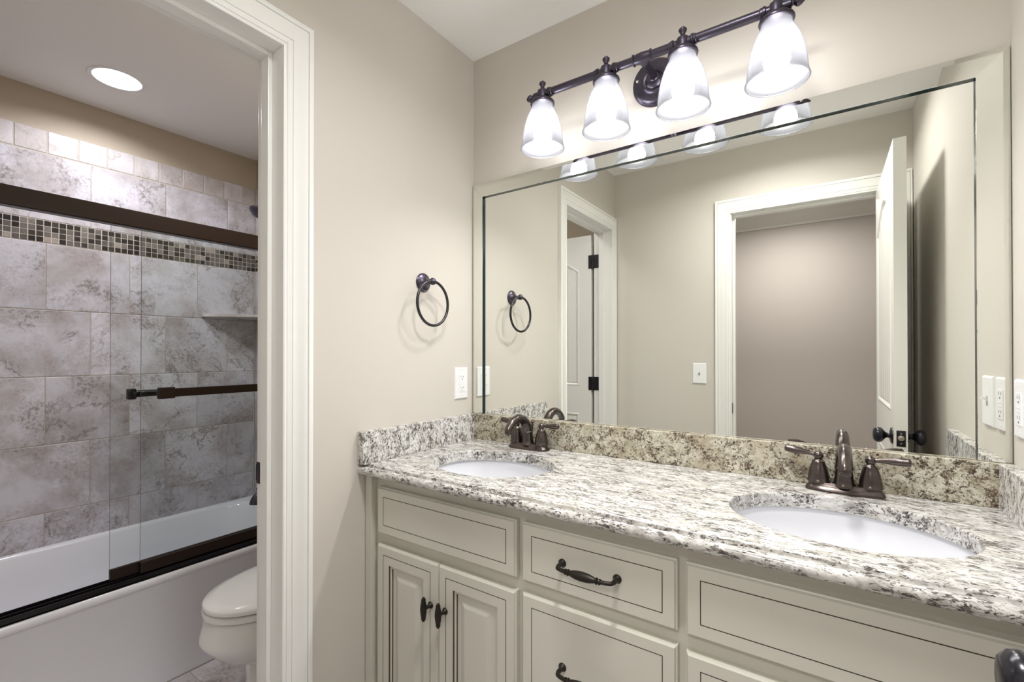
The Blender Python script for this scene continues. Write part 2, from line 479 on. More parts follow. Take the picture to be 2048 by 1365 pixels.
# tiled tub surround
ZR = [0.27, 0.57, 0.87, 1.17, 1.4665, 1.762]
def surround(bm, o, ua, L, nrm, phA, phB, phS):
    va = Vector((0, 0, 1)); t = nrm * 0.009
    rows = [(ZR[k], ZR[k + 1], (phA if k % 2 == 0 else phB)) for k in range(5)] + [(1.861, 2.155, phB)]
    for z0, z1, ph in rows:
        u = -ph
        while u < L:
            a, c = max(u, 0), min(u + 0.2985, L)
            if c - a > 0.006: tile_patch(bm, o, ua, va, a, c, max(z0, 0.41), z1, t)
            u += 0.2985
    u = -phS
    while u < L:
        a, c = max(u, 0), min(u + 0.1038, L)
        if c - a > 0.006: tile_patch(bm, o, ua, va, a, c, 2.157, 2.260, t, g=0.002, ch=0.0025, mi=1)
        u += 0.1038
    for j in range(4):
        u = 0.0
        while u < L:
            tile_patch(bm, o, ua, va, u, min(u + 0.0246, L), 1.7635 + j * 0.0243, 1.7635 + (j + 1) * 0.0243, t, g=0.0011, ch=0.0006, mi=2)
            u += 0.0246
bm = NB()
box(bm, TX, TX + 0.0072, TY, -0.004, 0.40, 2.260, mi=3)
box(bm, TX, TX + 0.0079, TY, -0.004, 1.763, 1.861, mi=4)
surround(bm, Vector((TX, -0.012, 0)), Vector((0, -1, 0)), 1.51, Vector((1, 0, 0)), 0.2985 - 0.008, 0.2985 - 0.155, 0.1038 - 0.070)
struct('wall_tile_back', bm, M['tile'], 'travertine tile wall with a dark mosaic band behind the tub', cat='wall', mats=[M['tile'], M['tile_s'], M['mosaic'], M['grout'], M['grout_lt']])
bm = NB()
box(bm, TX, -0.93, -0.0115, -0.004, 0.40, 2.260, mi=3)
box(bm, TX, -0.93, -0.0122, -0.004, 1.763, 1.861, mi=4)
surround(bm, Vector((TX + 0.010, -0.004, 0)), Vector((1, 0, 0)), 0.75, Vector((0, -1, 0)), 0.10, 0.25, 0.02)
struct('wall_tile_end', bm, M['tile'], 'travertine tile on the faucet end of the tub', cat='wall', mats=[M['tile'], M['tile_s'], M['mosaic'], M['grout'], M['grout_lt']])

# hallway beyond the entry door
bm = NB(); box(bm, -1.0, 2.8, HY - 0.1, HY, 0, RH); struct('wall_hall', bm, M['hallwall'], 'taupe hallway wall reflected through the entry doorway', cat='wall')
bm = NB(); box(bm, -1.1, -1.0, HY, -RD - 0.115, 0, RH); struct('wall_hall_left', bm, M['hallwall'], 'left end of the hallway', cat='wall')
bm = NB(); box(bm, 2.8, 2.9, HY, -RD - 0.115, 0, RH); struct('wall_hall_right', bm, M['hallwall'], 'right end of the hallway', cat='wall')
bm = NB(); box(bm, -1.1, -0.03, -RD - 0.115, -RD - 0.165, 0, RH); box(bm, RW + 0.1, 2.9, -RD - 0.115, -RD - 0.015, 0, RH)
struct('wall_hall_near', bm, M['hallwall'], 'hallway side of the bathroom wall', cat='wall')
bm = NB(); box(bm, -1.1, 2.9, HY - 0.1, -RD - 0.115, RH, RH + 0.05); struct('ceiling_hall', bm, M['ceil'], 'white hallway ceiling', cat='ceiling')
bm = NB(); box(bm, -1.1, 2.9, HY - 0.1, -RD - 0.115, -0.05, 0); struct('floor_hall', bm, pmat('hall_carpet', (0.42, 0.37, 0.30), 0.95, bump=0.6, bscale=400), 'tan carpet in the hallway', cat='floor')
bm = NB()
cr = [(0, 2.32), (0.012, 2.32), (0.016, 2.335), (0.022, 2.338), (0.050, 2.385), (0.078, 2.415), (0.084, 2.418), (0.086, 2.44), (0, 2.44)]
rings(bm, [[(x, HY + d, z) for d, z in cr] for x in (-1.0, 2.8)])
struct('trim_3', bm, M['trim'], 'white crown moulding along the hallway ceiling', cat='trim', smooth=True)

# doorway trims -------------------------------------------------------
bm = NB()
casing(bm, CAS, 0.785, 1.410, 2.071, lambda a, z, h: (h, -a, z), ulim1=0.0555)
c1 = struct('trim_1', bm, M['trim'], 'white moulded casing round the doorway on the left', cat='trim', smooth=True, angle=50)
bm = NB()
box(bm, -PT - 0.003, 0.0, -0.785, -0.767, 0, 2.089, 0.001); box(bm, -PT - 0.003, 0.0, -1.428, -1.410, 0, 2.089, 0.001); box(bm, -PT - 0.003, 0.0, -1.410, -0.785, 2.071, 2.089, 0.001)
box(bm, -0.080, -0.044, -0.797, -0.785, 0, 2.071, 0.002); box(bm, -0.080, -0.044, -1.410, -1.398, 0, 2.071, 0.002); box(bm, -0.080, -0.044, -1.398, -0.797, 2.059, 2.071, 0.002)
j1 = struct('trim_4', bm, M['trim'], 'white jamb and stop lining the toilet room doorway', cat='trim')
bm = NB(); box(bm, -0.1195, -0.096, -0.7865, -0.784, 0.921, 0.979, 0.0008)
box(bm, -0.1215, -0.119, -0.7865, -0.775, 0.928, 0.972)
sp = obj('strike_plate', bm, M['knob'], j1, label='dark strike plate')
bm = NB(); box(bm, -0.111, -0.1045, -0.7870, -0.786, 0.938, 0.962); obj('latch_slot', bm, M['slot'], sp)

bm = NB()
casing(bm, CAS, 0.700, 1.418, 2.071, lambda a, z, h: (a, -RD + h, z), ulim0=0.080, ulim1=0.072)
struct('trim_2', bm, M['trim'], 'white moulded casing round the entry doorway', cat='trim', smooth=True, angle=50)
bm = NB()
box(bm, 0.687, 0.705, -RD - 0.115, -RD, 0, 2.089, 0.001); box(bm, 1.413, 1.434, -RD - 0.115, -RD, 0, 2.089, 0.001); box(bm, 0.705, 1.413, -RD - 0.115, -RD, 2.071, 2.089, 0.001)
box(bm, 0.705, 0.717, -RD - 0.075, -RD - 0.040, 0, 2.071, 0.002); box(bm, 1.401, 1.413, -RD - 0.075, -RD - 0.040, 0, 2.071, 0.002); box(bm, 0.717, 1.401, -RD - 0.075, -RD - 0.040, 2.059, 2.071, 0.002)
j2 = struct('trim_5', bm, M['trim'], 'white jamb lining the entry doorway', cat='trim')
bm = NB(); box(bm, 0.7045, 0.7065, -RD - 0.036, -RD - 0.004, 0.93, 0.99, 0.0008); obj('strike_plate', bm, M['knob'], j2, label='dark strike plate')
# baseboards
BB = [(0, 0), (0.014, 0), (0.014, 0.085), (0.010, 0.10), (0.006, 0.115), (0, 0.12)]
def bboard(name, a, b, nrm, label):
    bm = NB(); a = Vector(a); b = Vector(b); n = Vector(nrm)
    rings(bm, [[p + n * h + Vector((0, 0, z)) for h, z in BB] for p in (a, b)])
    struct(name, bm, M['trim'], label, cat='baseboard')
bboard('baseboard_left', (0, -0.704, 0), (0, -0.53, 0), (1, 0, 0), 'white baseboard between the vanity and the left casing')
bboard('baseboard_entry', (0.022, -RD, 0), (0.618, -RD, 0), (0, 1, 0), 'white baseboard under the light switch')
bboard('baseboard_right', (RW, -RD, 0), (RW, -0.53, 0), (-1, 0, 0), 'white baseboard behind the open door')
bboard('baseboard_hall', (-1.0, HY, 0), (2.8, HY, 0), (0, 1, 0), 'white baseboard of the hallway')

# doors ---------------------------------------------------------------
def door_slab(mat4, w, h, t, planks=True):
    """slab in local coords: x 0..w from the hinge, y 0..t, z; returns bmesh (world by mat4)"""
    bm = NB()
    def recess(ox, oz0, oz1, arch, side):
        pass
    # outline of panel openings on both faces: stiles .11, rails
    st = 0.088
    pan = [(st, w - st, 0.20, 0.86, 0.0), (st, w - st, 1.045, h - 0.13, 0.10)]
    def face(y, sgn):
        loops = []
        for x0, x1, z0, z1, ar in pan:
            lp = [(x0, z0), (x1, z0)]
            if ar > 0:
                n = 14
                for k in range(n + 1):
                    tt = k / n; lp.append((x1 + (x0 - x1) * tt, z1 - ar + ar * math.sin(PI * tt)))
            else: lp += [(x1, z1), (x0, z1)]
            loops.append(lp)
        outer = [(0, 0), (w, 0), (w, h), (0, h)]
        es = []; vls = []
        for lp in [outer] + loops:
            vs = [bm.verts.new((p[0], y, p[1])) for p in lp]; vls.append(vs)
            for i in range(len(vs)): es.append(bm.edges.new((vs[i], vs[(i + 1) % len(vs)])))
        bmesh.ops.triangle_fill(bm, edges=es, use_beauty=True)
        for vs, lp, pp in zip(vls[1:], loops, pan):
            cx = sum(p[0] for p in lp) / len(lp); cz = sum(p[1] for p in lp) / len(lp)
            def ins(d, dep):
                out = []
                for p in lp:
                    x = p[0] + (d if p[0] < cx - 0.05 else (-d if p[0] > cx + 0.05 else 0)) * 1.0
                    z = p[1] + (d if p[1] < cz else -d)
                    out.append(bm.verts.new((x, y - sgn * dep, z)))
                return out
            prev = vs
            for d, dep in ((0.006, -0.003), (0.012, 0.001), (0.020, 0.007)):
                cur = ins(d, dep)
                for i in range(len(cur)): bm.faces.new((prev[i], prev[(i + 1) % len(cur)], cur[(i + 1) % len(cur)], cur[i]))
                prev = cur
            bm.faces.new(prev)
            # plank boards lying on the recessed panel
            x0, x1 = pp[0] + 0.022, pp[1] - 0.022; nb = 6; bw = (x1 - x0) / nb
            for k in range(nb):
                xa = x0 + k * bw; xm = xa + bw / 2
                tt = (xm - pp[1]) / (pp[0] - pp[1])
                zt = pp[3] - 0.022 - (pp[4] - pp[4] * math.sin(PI * tt)) - (0.006 if pp[4] > 0 else 0)
                yy = (y - sgn * 0.0075, y - sgn * 0.0020)
                box(bm, xa + 0.003, xa + bw - 0.003, yy[0], yy[1], pp[2] + 0.022, zt, 0.0012)
        return vls[0]
    a = face(0, -1); b = face(t, 1)
    for i in range(4): bm.faces.new((a[i], a[(i + 1) % 4], b[(i + 1) % 4], b[i]))
    bmesh.ops.transform(bm, matrix=mat4, verts=bm.verts)
    return bm

# entry door: hinged at right jamb, swung into the bathroom along the right wall
hx, hy = 1.392, -1.462
ang = math.radians(89.55)
m4 = Matrix.Translation((hx, hy, 0.012)) @ Matrix.Rotation(ang, 4, 'Z')
DW = 0.706
d1 = struct('door_1', door_slab(m4, DW, 2.046, 0.038), M['door'], 'white plank-panel entry door standing open against the right wall', cat='door')
def dpt(x, y, z): return m4 @ Vector((x, y, z - 0.012))
def knob_set(parent, side, z=0.968, back=0.056):
    y0 = 0.038 if side > 0 else 0.0; s = 1 if side > 0 else -1
    c = dpt(DW - back, y0, z); ax = (m4.to_3x3() @ Vector((0, s, 0)))
    bm = NB()
    lathe(bm, [(0.0, 0.058), (0.010, 0.0585), (0.020, 0.0565), (0.0270, 0.050), (0.0292, 0.042), (0.0275, 0.034), (0.021, 0.027), (0.0130, 0.022), (0.0095, 0.017), (0.010, 0.012), (0.013, 0.008), (0.013, 0.0)], c, ax, 36)
    k = obj('door_knob', bm, M['knob'], parent, smooth=True, angle=60, label='black egg-shaped knob')
    bm = NB(); lathe(bm, [(0.031, 0.0), (0.031, 0.002), (0.029, 0.005), (0.020, 0.0075), (0.013, 0.009)], c, ax, 40)
    obj('rosette', bm, M['knob'], k, smooth=True)
knob_set(d1, 1); knob_set(d1, -1)
bm = NB()
c0 = dpt(DW, 0.006, 0.937); c1_ = dpt(DW, 0.032, 0.995)
box(bm, c0.x, c1_.x, c0.y - 0.0005, c0.y + 0.0018, 0.937, 0.995, 0.0006)
lp_ = obj('latch_plate', bm, M['knob'], d1, label='black latch plate on the door edge')
bm = NB(); cc = dpt(DW, 0.019, 0.968); lathe(bm, [(0.0095, 0), (0.0095, 0.006), (0.004, 0.009)], (cc.x, cc.y + 0.001, cc.z), (0, 1, 0), 20)
obj('latch_bolt', bm, M['steel'], lp_, smooth=True, label='pale latch bolt')
for zz in (0.948, 0.984):
    bm = NB(); lathe(bm, [(0.0032, 0), (0.0025, 0.001)], (cc.x, cc.y + 0.0017, zz), (0, 1, 0), 12)
    obj('screw', bm, M['steel'], lp_, smooth=True)

# toilet room door: hinged at the far jamb, open 90 degrees into the toilet room
m4 = Matrix.Translation((-PT - 0.021, -1.405 + 0.0, 0.012)) @ Matrix.Rotation(math.radians(180), 4, 'Z')
DW = 0.61
d2 = struct('door_2', door_slab(m4, DW, 2.046, 0.035), M['door'], 'white panel door of the toilet room, folded back and seen in the mirror', cat='door')
m4b = m4
for zz in (1.88, 1.075, 0.25):
    bm = NB()
    tube(bm, [(-PT - 0.010, -1.405, zz - 0.045), (-PT - 0.010, -1.405, zz + 0.045)], 0.0055, 12)
    box(bm, -PT - 0.004, -PT + 0.032, -1.4095, -1.407, zz - 0.044, zz + 0.044, 0.0008)
    box(bm, -PT - 0.040, -PT - 0.016, -1.4045, -1.402, zz - 0.044, zz + 0.044, 0.0008)
    obj('hinge', bm, M['knob'], d2, label='black door hinge')

# ================================================================== VANITY
va = thing('vanity_cabinet', (0.7465, -0.25, 0), 'long cream painted double vanity cabinet with brown glaze lines', 'cabinet')
FY, DY = -0.500, -0.520
bm = NB()
box(bm, 0.006, 0.024, -0.482, -0.005, 0.10, 0.908); box(bm, RW - 0.024, RW - 0.006, -0.482, -0.005, 0.10, 0.908)
box(bm, 0.024, RW - 0.024, -0.482, -0.005, 0.10, 0.118); box(bm, 0.024, RW - 0.024, -0.012, -0.005, 0.118, 0.908)
box(bm, 0.55, 0.568, -0.482, -0.012, 0.118, 0.908); box(bm, 0.925, 0.943, -0.482, -0.012, 0.118, 0.908)
box(bm, 0.05, RW - 0.05, -0.43, -0.05, 0.0, 0.10)                             # toe kick
obj('carcass', bm, M['cab'], va)
bm = NB()
def bx(*a): box(bm, *a)
VS = ((0.028, 0.072), (0.535, 0.588), (0.905, 0.958), (RW - 0.072, RW - 0.028))
for x0, x1 in VS: bx(x0, x1, FY, -0.482, 0.10, 0.909)
for (a0, a1), (b0, b1), mid in zip(VS[:-1], VS[1:], (False, True, False)):
    for z0, z1 in ((0.865, 0.909), (0.69, 0.755), (0.10, 0.135)) + (((0.385, 0.445),) if mid else ()):
        bx(a1, b0, FY, -0.482, z0, z1)
obj('face_frame', bm, M['cab'], va)
for s in (0, 1):
    bm = NB()
    x0, x1 = (0.003, 0.030) if s == 0 else (RW - 0.030, RW - 0.003)
    box(bm, x0, x1, -0.522, -0.470, 0.10, 0.909, 0.0015)
    obj('filler_strip', bm, M['cab'], va)

def front_slab(x0, x1, z0, z1, panel=False):
    """cabinet front: slab with eased edge and thin dark glaze groove; optional raised panel"""
    bm = NB(); yb, yf = FY, DY
    def rect(i, y): return [(x0 + i, y, z0 + i), (x1 - i, y, z0 + i), (x1 - i, y, z1 - i), (x0 + i, y, z1 - i)]
    def loft(seq, cap=True):
        prev = [bm.verts.new(p) for p in rect(*seq[0][:2])]
        first = prev
        for i, y, mi in seq[1:]:
            cur = [bm.verts.new(p) for p in rect(i, y)]
            for k in range(4):
                f = bm.faces.new((prev[k], prev[(k + 1) % 4], cur[(k + 1) % 4], cur[k])); f.material_index = mi
            prev = cur
        if cap: bm.faces.new(prev)
        return first
    g = 0.0009
    seq = [(0, yb, 0), (0, yf + 0.006, 0), (0.0025, yf + 0.0045, 0), (0.0045, yf, 0), (0.0275 - g, yf, 0), (0.0275 - g * 0.5, yf + 0.0022, 1), (0.0275 + g * 0.5, yf + 0.0022, 1), (0.0275 + g, yf, 1)]
    if panel:
        a = 0.0535
        seq += [(a - 0.001, yf, 0), (a, yf + 0.0035, 1), (a + 0.0012, yf + 0.0042, 1), (a + 0.0075, yf + 0.0052, 0), (a + 0.0082, yf + 0.0082, 1), (a + 0.0094, yf + 0.0082, 1), (a + 0.020, yf + 0.0080, 0), (a + 0.034, yf + 0.0035, 0), (a + 0.036, yf + 0.003, 0)]
    first = loft(seq)
    bm.faces.new(first)
    return bm

def cup_pull(parent, cx, cz, L=0.128):
    """bow shaped bar pull with a fluted, ringed centre"""
    y0 = DY
    bm = NB()
    h = L / 2; so = 0.030
    for s in (-1, 1):
        lathe(bm, [(0.0095, 0.0), (0.0095, 0.0015), (0.0080, 0.0035), (0.0060, 0.006), (0.0048, 0.010), (0.0048, so - 0.010)], (cx + s * h, y0, cz), (0, -1, 0), 20)
        p = smoothpath([(cx + s * h, y0 - so + 0.012, cz), (cx + s * (h - 0.0025), y0 - so + 0.003, cz), (cx + s * (h - 0.012), y0 - so - 0.001, cz), (cx + s * 0.040, y0 - so - 0.003, cz)], 6)
        tube(bm, p, 0.0043, 14)
    prof = [(0.0043, -0.042), (0.0062, -0.040), (0.0062, -0.0375), (0.0046, -0.0365), (0.0046, -0.035), (0.0070, -0.0335), (0.0070, -0.0315), (0.0052, -0.0305), (0.0052, -0.029),
            (0.0068, -0.024), (0.0088, -0.014), (0.0098, 0.0)]
    prof += [(r, -z) for r, z in reversed(prof[:-1])]
    lathe(bm, prof, (cx, y0 - so - 0.003, cz), (1, 0, 0), 32, flute=10, fdepth=0.035)
    return obj('drawer_pull', bm, M['pull'], parent, smooth=True, angle=55, label='black bronze bow pull')

def tpull(parent, cx, cz):
    y0 = DY; bm = NB()
    lathe(bm, [(0.0092, 0), (0.0092, 0.0015), (0.0075, 0.004), (0.0050, 0.008), (0.0045, 0.022)], (cx, y0, cz), (0, -1, 0), 20)
    prof = [(0.0010, -0.0325), (0.0035, -0.0315), (0.0045, -0.029), (0.0042, -0.0265), (0.0062, -0.026), (0.0062, -0.0245), (0.0055, -0.0235), (0.0075, -0.014), (0.0088, 0.0)]
    prof += [(r, -z) for r, z in reversed(prof[:-1])]
    lathe(bm, prof, (cx, y0 - 0.027, cz), (0, 0, 1), 32, flute=9, fdepth=0.045)
    return obj('door_pull', bm, M['pull'], parent, smooth=True, angle=55, label='black bronze spindle pull')

MM = [M['cab'], M['glaze']]
for x0, x1 in ((0.054, 0.552), (0.942, 1.439)):
    obj('false_drawer_front', front_slab(x0, x1, 0.740, 0.877), None, va, mats=MM)
for x0, x1, px in ((0.054, 0.3005, 0.275), (0.3025, 0.552, 0.328), (0.942, 1.1895, 1.164), (1.1915, 1.439, 1.217)):
    o = obj('door', front_slab(x0, x1, 0.125, 0.707, True), None, va, mats=MM)
    tpull(o, px, 0.592)
for z0, z1, pz in ((0.740, 0.877, 0.8085), (0.430, 0.711, 0.578), (0.125, 0.400, 0.27)):
    o = obj('drawer', front_slab(0.570, 0.926, z0, z1), None, va, mats=MM)
    cup_pull(o, 0.7425, pz)

# countertop ----------------------------------------------------------
ct = thing('granite_countertop', (0.7465, -0.27, 0.91), 'speckled white granite countertop with two oval cutouts over the cream vanity', 'countertop')
SK = [(0.322, -0.302, 0.197, 0.160), (1.187, -0.292, 0.205, 0.163)]
ZB = 0.910
bm = NB()
yN = -0.524
outer = [(0.0, 0.0), (0.0, yN), (RW, yN), (RW, 0.0)]
holes = [ell(*s, 96) for s in SK]
lo = plate_with_holes(bm, outer, holes, ZC)
for (cx, cy, a, b_), vs in zip(SK, lo[1:]):
    prev = vs
    for di, z in ((0.0, ZC - 0.0), (-0.0012, ZC - 0.0015), (-0.0018, ZC - 0.004), (-0.0018, ZB)):
        cur = [bm.verts.new((x, y, z)) for x, y in ell(cx, cy, a + di, b_ + di, 96)]
        for i in range(96): bm.faces.new((prev[i], prev[(i + 1) % 96], cur[(i + 1) % 96], cur[i]))
        prev = cur
edge = [(-0.524, 0.9420), (-0.5265, 0.9415), (-0.5285, 0.9400), (-0.5290, 0.9375), (-0.5292, 0.9345), (-0.5305, 0.9328), (-0.5325, 0.9325), (-0.5345, 0.9337), (-0.5370, 0.9352), (-0.5400, 0.9355), (-0.5445, 0.9340), (-0.5485, 0.9300), (-0.5505, 0.9255), (-0.5500, 0.9205), (-0.5475, 0.9155), (-0.5430, 0.9118), (-0.5380, 0.9100), (-0.44, 0.9100)]
nx = 2
rs = [[(RW * i / nx, y, z) for y, z in edge] for i in range(nx + 1)]
rings(bm, rs, False, False, closed=False)
lo2 = plate_with_holes(bm, [(0.0, 0.0), (0.0, -0.44), (RW, -0.44), (RW, 0.0)], [], ZB) if False else None
bmesh.ops.remove_doubles(bm, verts=bm.verts, dist=1e-5)
sl = obj('slab', bm, M['granite_top'], ct, smooth=True, angle=40)
bm = NB(); box(bm, 0.0, RW, -0.027, -0.0005, ZC, ZS, 0.0018); obj('backsplash', bm, M['granite_back_dim'], ct, label='granite backsplash under the mirror, tinted warm brown and cream for dimmer light')
bm = NB(); box(bm, 0.0005, 0.027, -0.549, -0.027, ZC - 0.0, ZS, 0.0018); obj('side_splash', bm, M['granite_side'], ct, label='grey speckled granite side splash on the left wall')
bm = NB(); box(bm, RW - 0.027, RW - 0.0005, -0.540, -0.027, ZC, ZS, 0.0018); obj('side_splash', bm, M['granite_side'], ct, label='grey speckled granite side splash on the right wall')

# sinks ---------------------------------------------------------------
for (cx, cy, a, b_), lab in zip(SK, ('white oval undermount sink nearest the left wall', 'white oval undermount sink nearest the right wall')):
    s = thing('undermount_sink', (cx, cy, 0.90), lab, 'sink', 'oval sinks in the granite counter')
    bm = NB(); rs = []
    for k in range(13):
        t = k / 12; q = math.cos(t * PI / 2) ** 0.62 if k < 12 else 0.10
        dz = 0.135 * math.sin(t * PI / 2) ** 1.15
        q = max(q, 0.10)
        rs.append([(x, y, 0.9095 - dz) for x, y in ell(cx, cy, (a + 0.004) * q, (b_ + 0.004) * q, 72)])
    rs = [[(x, y, 0.9095) for x, y in ell(cx, cy, a + 0.022, b_ + 0.022, 72)]] + rs
    rings(bm, rs, False, True)
    obj('bowl', bm, M['porc'], s, smooth=True, angle=60)
    bm = NB(); lathe(bm, [(0.0215, 0.0), (0.0215, 0.002), (0.017, 0.003), (0.012, 0.001)], (cx, cy, 0.7745), seg=28)
    obj('drain', bm, M['bronze'], s, smooth=True)

# faucets -------------------------------------------------------------
def faucet(cx, cy, lab):
    f = thing('faucet', (cx, cy, ZC + 0.0004), lab, 'faucet', 'centerset bronze faucets on the granite counter')
    Z = ZC + 0.0004
    bm = NB(); rs = []
    for k, (i, z) in enumerate([(0, 0), (0, 0.003), (0.0015, 0.0065), (0.005, 0.010), (0.0065, 0.0125), (0.0075, 0.0185), (0.009, 0.020)]):
        rs.append([(x, y, Z + z) for x, y in ell(cx, cy, 0.0785 - i, 0.0290 - i, 64, 3.2)])
    rings(bm, rs)
    obj('base', bm, M['bronze'], f, smooth=True, angle=50)
    # spout
    bm = NB()
    lathe(bm, [(0.0235, 0.0165), (0.0235, 0.020), (0.0205, 0.023), (0.0190, 0.034), (0.0175, 0.050), (0.0168, 0.056), (0.0168, 0.0575), (0.0190, 0.0585), (0.0195, 0.0605), (0.0190, 0.0625), (0.0160, 0.0640)], (cx, cy - 0.004, Z), (0, -0.10, 1), 32)
    p = smoothpath([(cx, cy - 0.009, Z + 0.060), (cx, cy - 0.018, Z + 0.085), (cx, cy - 0.040, Z + 0.105), (cx, cy - 0.072, Z + 0.1115), (cx, cy - 0.103, Z + 0.102), (cx, cy - 0.124, Z + 0.083), (cx, cy - 0.128, Z + 0.074)], 7)
    n = len(p)
    tube(bm, p, [0.0178 + (0.0122 - 0.0178) * min(1, i / n * 1.5) for i in range(n)], 24)
    obj('spout', bm, M['bronze'], f, smooth=True, angle=50)
    bm = NB(); lathe(bm, [(0.0105, 0), (0.0112, 0.001), (0.0112, 0.010), (0.0095, 0.0105)], (cx, cy - 0.1275, Z + 0.066), (0, 0.08, 1), 24)
    obj('aerator', bm, M['bronze'], f, smooth=True)
    for s in (-1, 1):
        hx_ = cx + s * 0.0508
        bm = NB()
        lathe(bm, [(0.0235, 0.0175), (0.0240, 0.0195), (0.0240, 0.0225), (0.0222, 0.0245), (0.0225, 0.030), (0.0205, 0.042), (0.0170, 0.056), (0.0138, 0.0645), (0.0138, 0.067), (0.0122, 0.0685), (0.0100, 0.070), (0.0085, 0.072), (0.0075, 0.074)], (hx_, cy, Z), seg=32)
        h = obj('handle_body', bm, M['bronze'], f, smooth=True, angle=50)
        bm = NB()
        sphere(bm, (hx_, cy, Z + 0.0815), 0.0108)
        # lever reaching outward
        ax = Vector((s, 0.10 if s < 0 else -0.12, 0.13 if s < 0 else 0.07)).normalized()
        lathe(bm, [(0.0048, 0.0), (0.0048, 0.014), (0.0052, 0.020), (0.0068, 0.032), (0.0090, 0.048), (0.0096, 0.058), (0.0086, 0.066), (0.0088, 0.0675), (0.0088, 0.070), (0.0060, 0.0725), (0.001, 0.0735)], Vector((hx_, cy, Z + 0.0825)), ax, 24)
        obj('lever', bm, M['bronze'], h, smooth=True, angle=50)
    bm = NB()
    tube(bm, [(cx, cy + 0.0225, Z + 0.018), (cx, cy + 0.0225, Z + 0.082)], 0.0022, 10)
    sphere(bm, (cx, cy + 0.0225, Z + 0.089), 0.0052, 16)
    lathe(bm, [(0.0042, 0.078), (0.0045, 0.080), (0.0030, 0.083)], (cx, cy + 0.0225, Z), seg=14)
    obj('lift_rod', bm, M['bronze'], f, smooth=True)
faucet(0.300, -0.063, 'bronze two-handle faucet behind the sink at the left wall')
faucet(1.196, -0.066, 'bronze two-handle faucet behind the sink at the right wall')

# ================================================================== MIRROR
mr = thing('wall_mirror', (0.7465, -0.004, 1.45), 'wide rectangular wall mirror with a mirrored glass border, above the granite backsplash', 'mirror')
MZ0, MZ1 = 1.0397, 1.9385
ym = -0.0069
bm = NB(); box(bm, 0.040, RW - 0.040, ym, -0.0010, MZ0, MZ1 - 0.03)
obj('mirror_glass', bm, M['mirror'], mr)
# bevelled mirror strips: profile across the width (s outward, d off the main glass)
SW = 0.0555
TILTS = {'top': 0.0052, 'left': 0.0020, 'right': 0.0012}
def strip(kind):
    bm = NB(); TILT = TILTS[kind]
    prof = [(0.0, 0.0095), (0.0005, 0.0100), (0.0430, 0.0100 - TILT), (SW, 0.0012)]
    P = []
    xi0, xi1, zi = SW + 0.0015, RW - SW - 0.0015, MZ1 - SW
    for s, d in prof:
        y = ym - d
        if kind == 'top': P.append([(xi0 - s, y, zi + s), (xi1 + s, y, zi + s)])
        if kind == 'left': P.append([(xi0 - s, y, MZ0), (xi0 - s, y, zi + s)])
        if kind == 'right': P.append([(xi1 + s, y, MZ0), (xi1 + s, y, zi + s)])
    vv = [[bm.verts.new(p) for p in r] for r in P]
    for a, c in zip(vv[:-1], vv[1:]): bm.faces.new((a[0], a[1], c[1], c[0]))
    # back and glass edges
    bk = [[bm.verts.new((v.co.x, ym + 0.0002 if r in (0,) else ym + 0.0002, v.co.z)) for v in vv[k]] for r, k in ((0, 0), (1, -1))]
    f = bm.faces.new((vv[0][0], vv[0][1], bk[0][1], bk[0][0])); f.material_index = 1
    f = bm.faces.new((vv[-1][0], vv[-1][1], bk[1][1], bk[1][0])); f.material_index = 1
    f = bm.faces.new((bk[0][0], bk[0][1], bk[1][1], bk[1][0])); f.material_index = 1
    f = bm.faces.new([r[0] for r in vv] + [bk[1][0], bk[0][0]]); f.material_index = 1
    f = bm.faces.new([r[1] for r in vv] + [bk[1][1], bk[0][1]]); f.material_index = 1
    obj('bevelled_strip', bm, None, mr, mats=[M['mirror'], M['medge']], label='narrow mirror strip along the border')
for k in ('top', 'left', 'right'): strip(k)

# fill light added on the vanity room ceiling, out of view above the camera
cl = thing('added_fill_disc', (0.95, -0.91, RH), 'white flush disc on the vanity room ceiling, added as fill light', 'ceiling light')
bm = NB(); lathe(bm, [(0.125, 0.0), (0.125, -0.006), (0.12, -0.010)], (0.95, -0.91, RH), seg=40); obj('canopy', bm, M['ceil'], cl, smooth=True)
bm = NB(); lathe(bm, [(0.118, -0.010), (0.110, -0.016), (0.08, -0.019), (0.0, -0.020)], (0.95, -0.91, RH), seg=40, cap0=False)
obj('diffuser', bm, M['fill_lens'], cl, smooth=True)
rmo = lamp('fill_disc_area', 'AREA', (0.95, -0.91, RH - 0.024), ROOM_FILL_W, 0.22, (1.0, 0.985, 0.97), parent=cl)
rmo.data.spread = 2.75

# ================================================================== VANITY LIGHT
BY, BZ = -0.137, 2.118
vl = thing('vanity_light', (0.7325, 0.0, BZ), 'dark bronze four-light bath bar with frosted glass shades above the mirror', 'wall lamp')
bm = NB(); lathe(bm, [(0.072, 0.0), (0.072, 0.004), (0.070, 0.006), (0.0705, 0.010), (0.068, 0.012), (0.0685, 0.016), (0.064, 0.020), (0.060, 0.0215), (0.042, 0.0215), (0.037, 0.0235), (0.034, 0.0275), (0.030, 0.0275), (0.026, 0.0255), (0.020, 0.030), (0.018, 0.036)], (0.728, 0, 2.112), (0, -1, 0), 56)
bp = obj('backplate', bm, M['bronze_dk'], vl, smooth=True, angle=40)
bm = NB()
bm.free()
for s in (-1, 1):
    bm = NB(); lathe(bm, [(0.0045, 0), (0.0045, 0.003), (0.002, 0.005)], (0.728 + s * 0.052, -0.0215, 2.112 - 0.012 * s), (0, -1, 0), 14)
    obj('screw', bm, M['steel'], bp, smooth=True)
bm = NB()
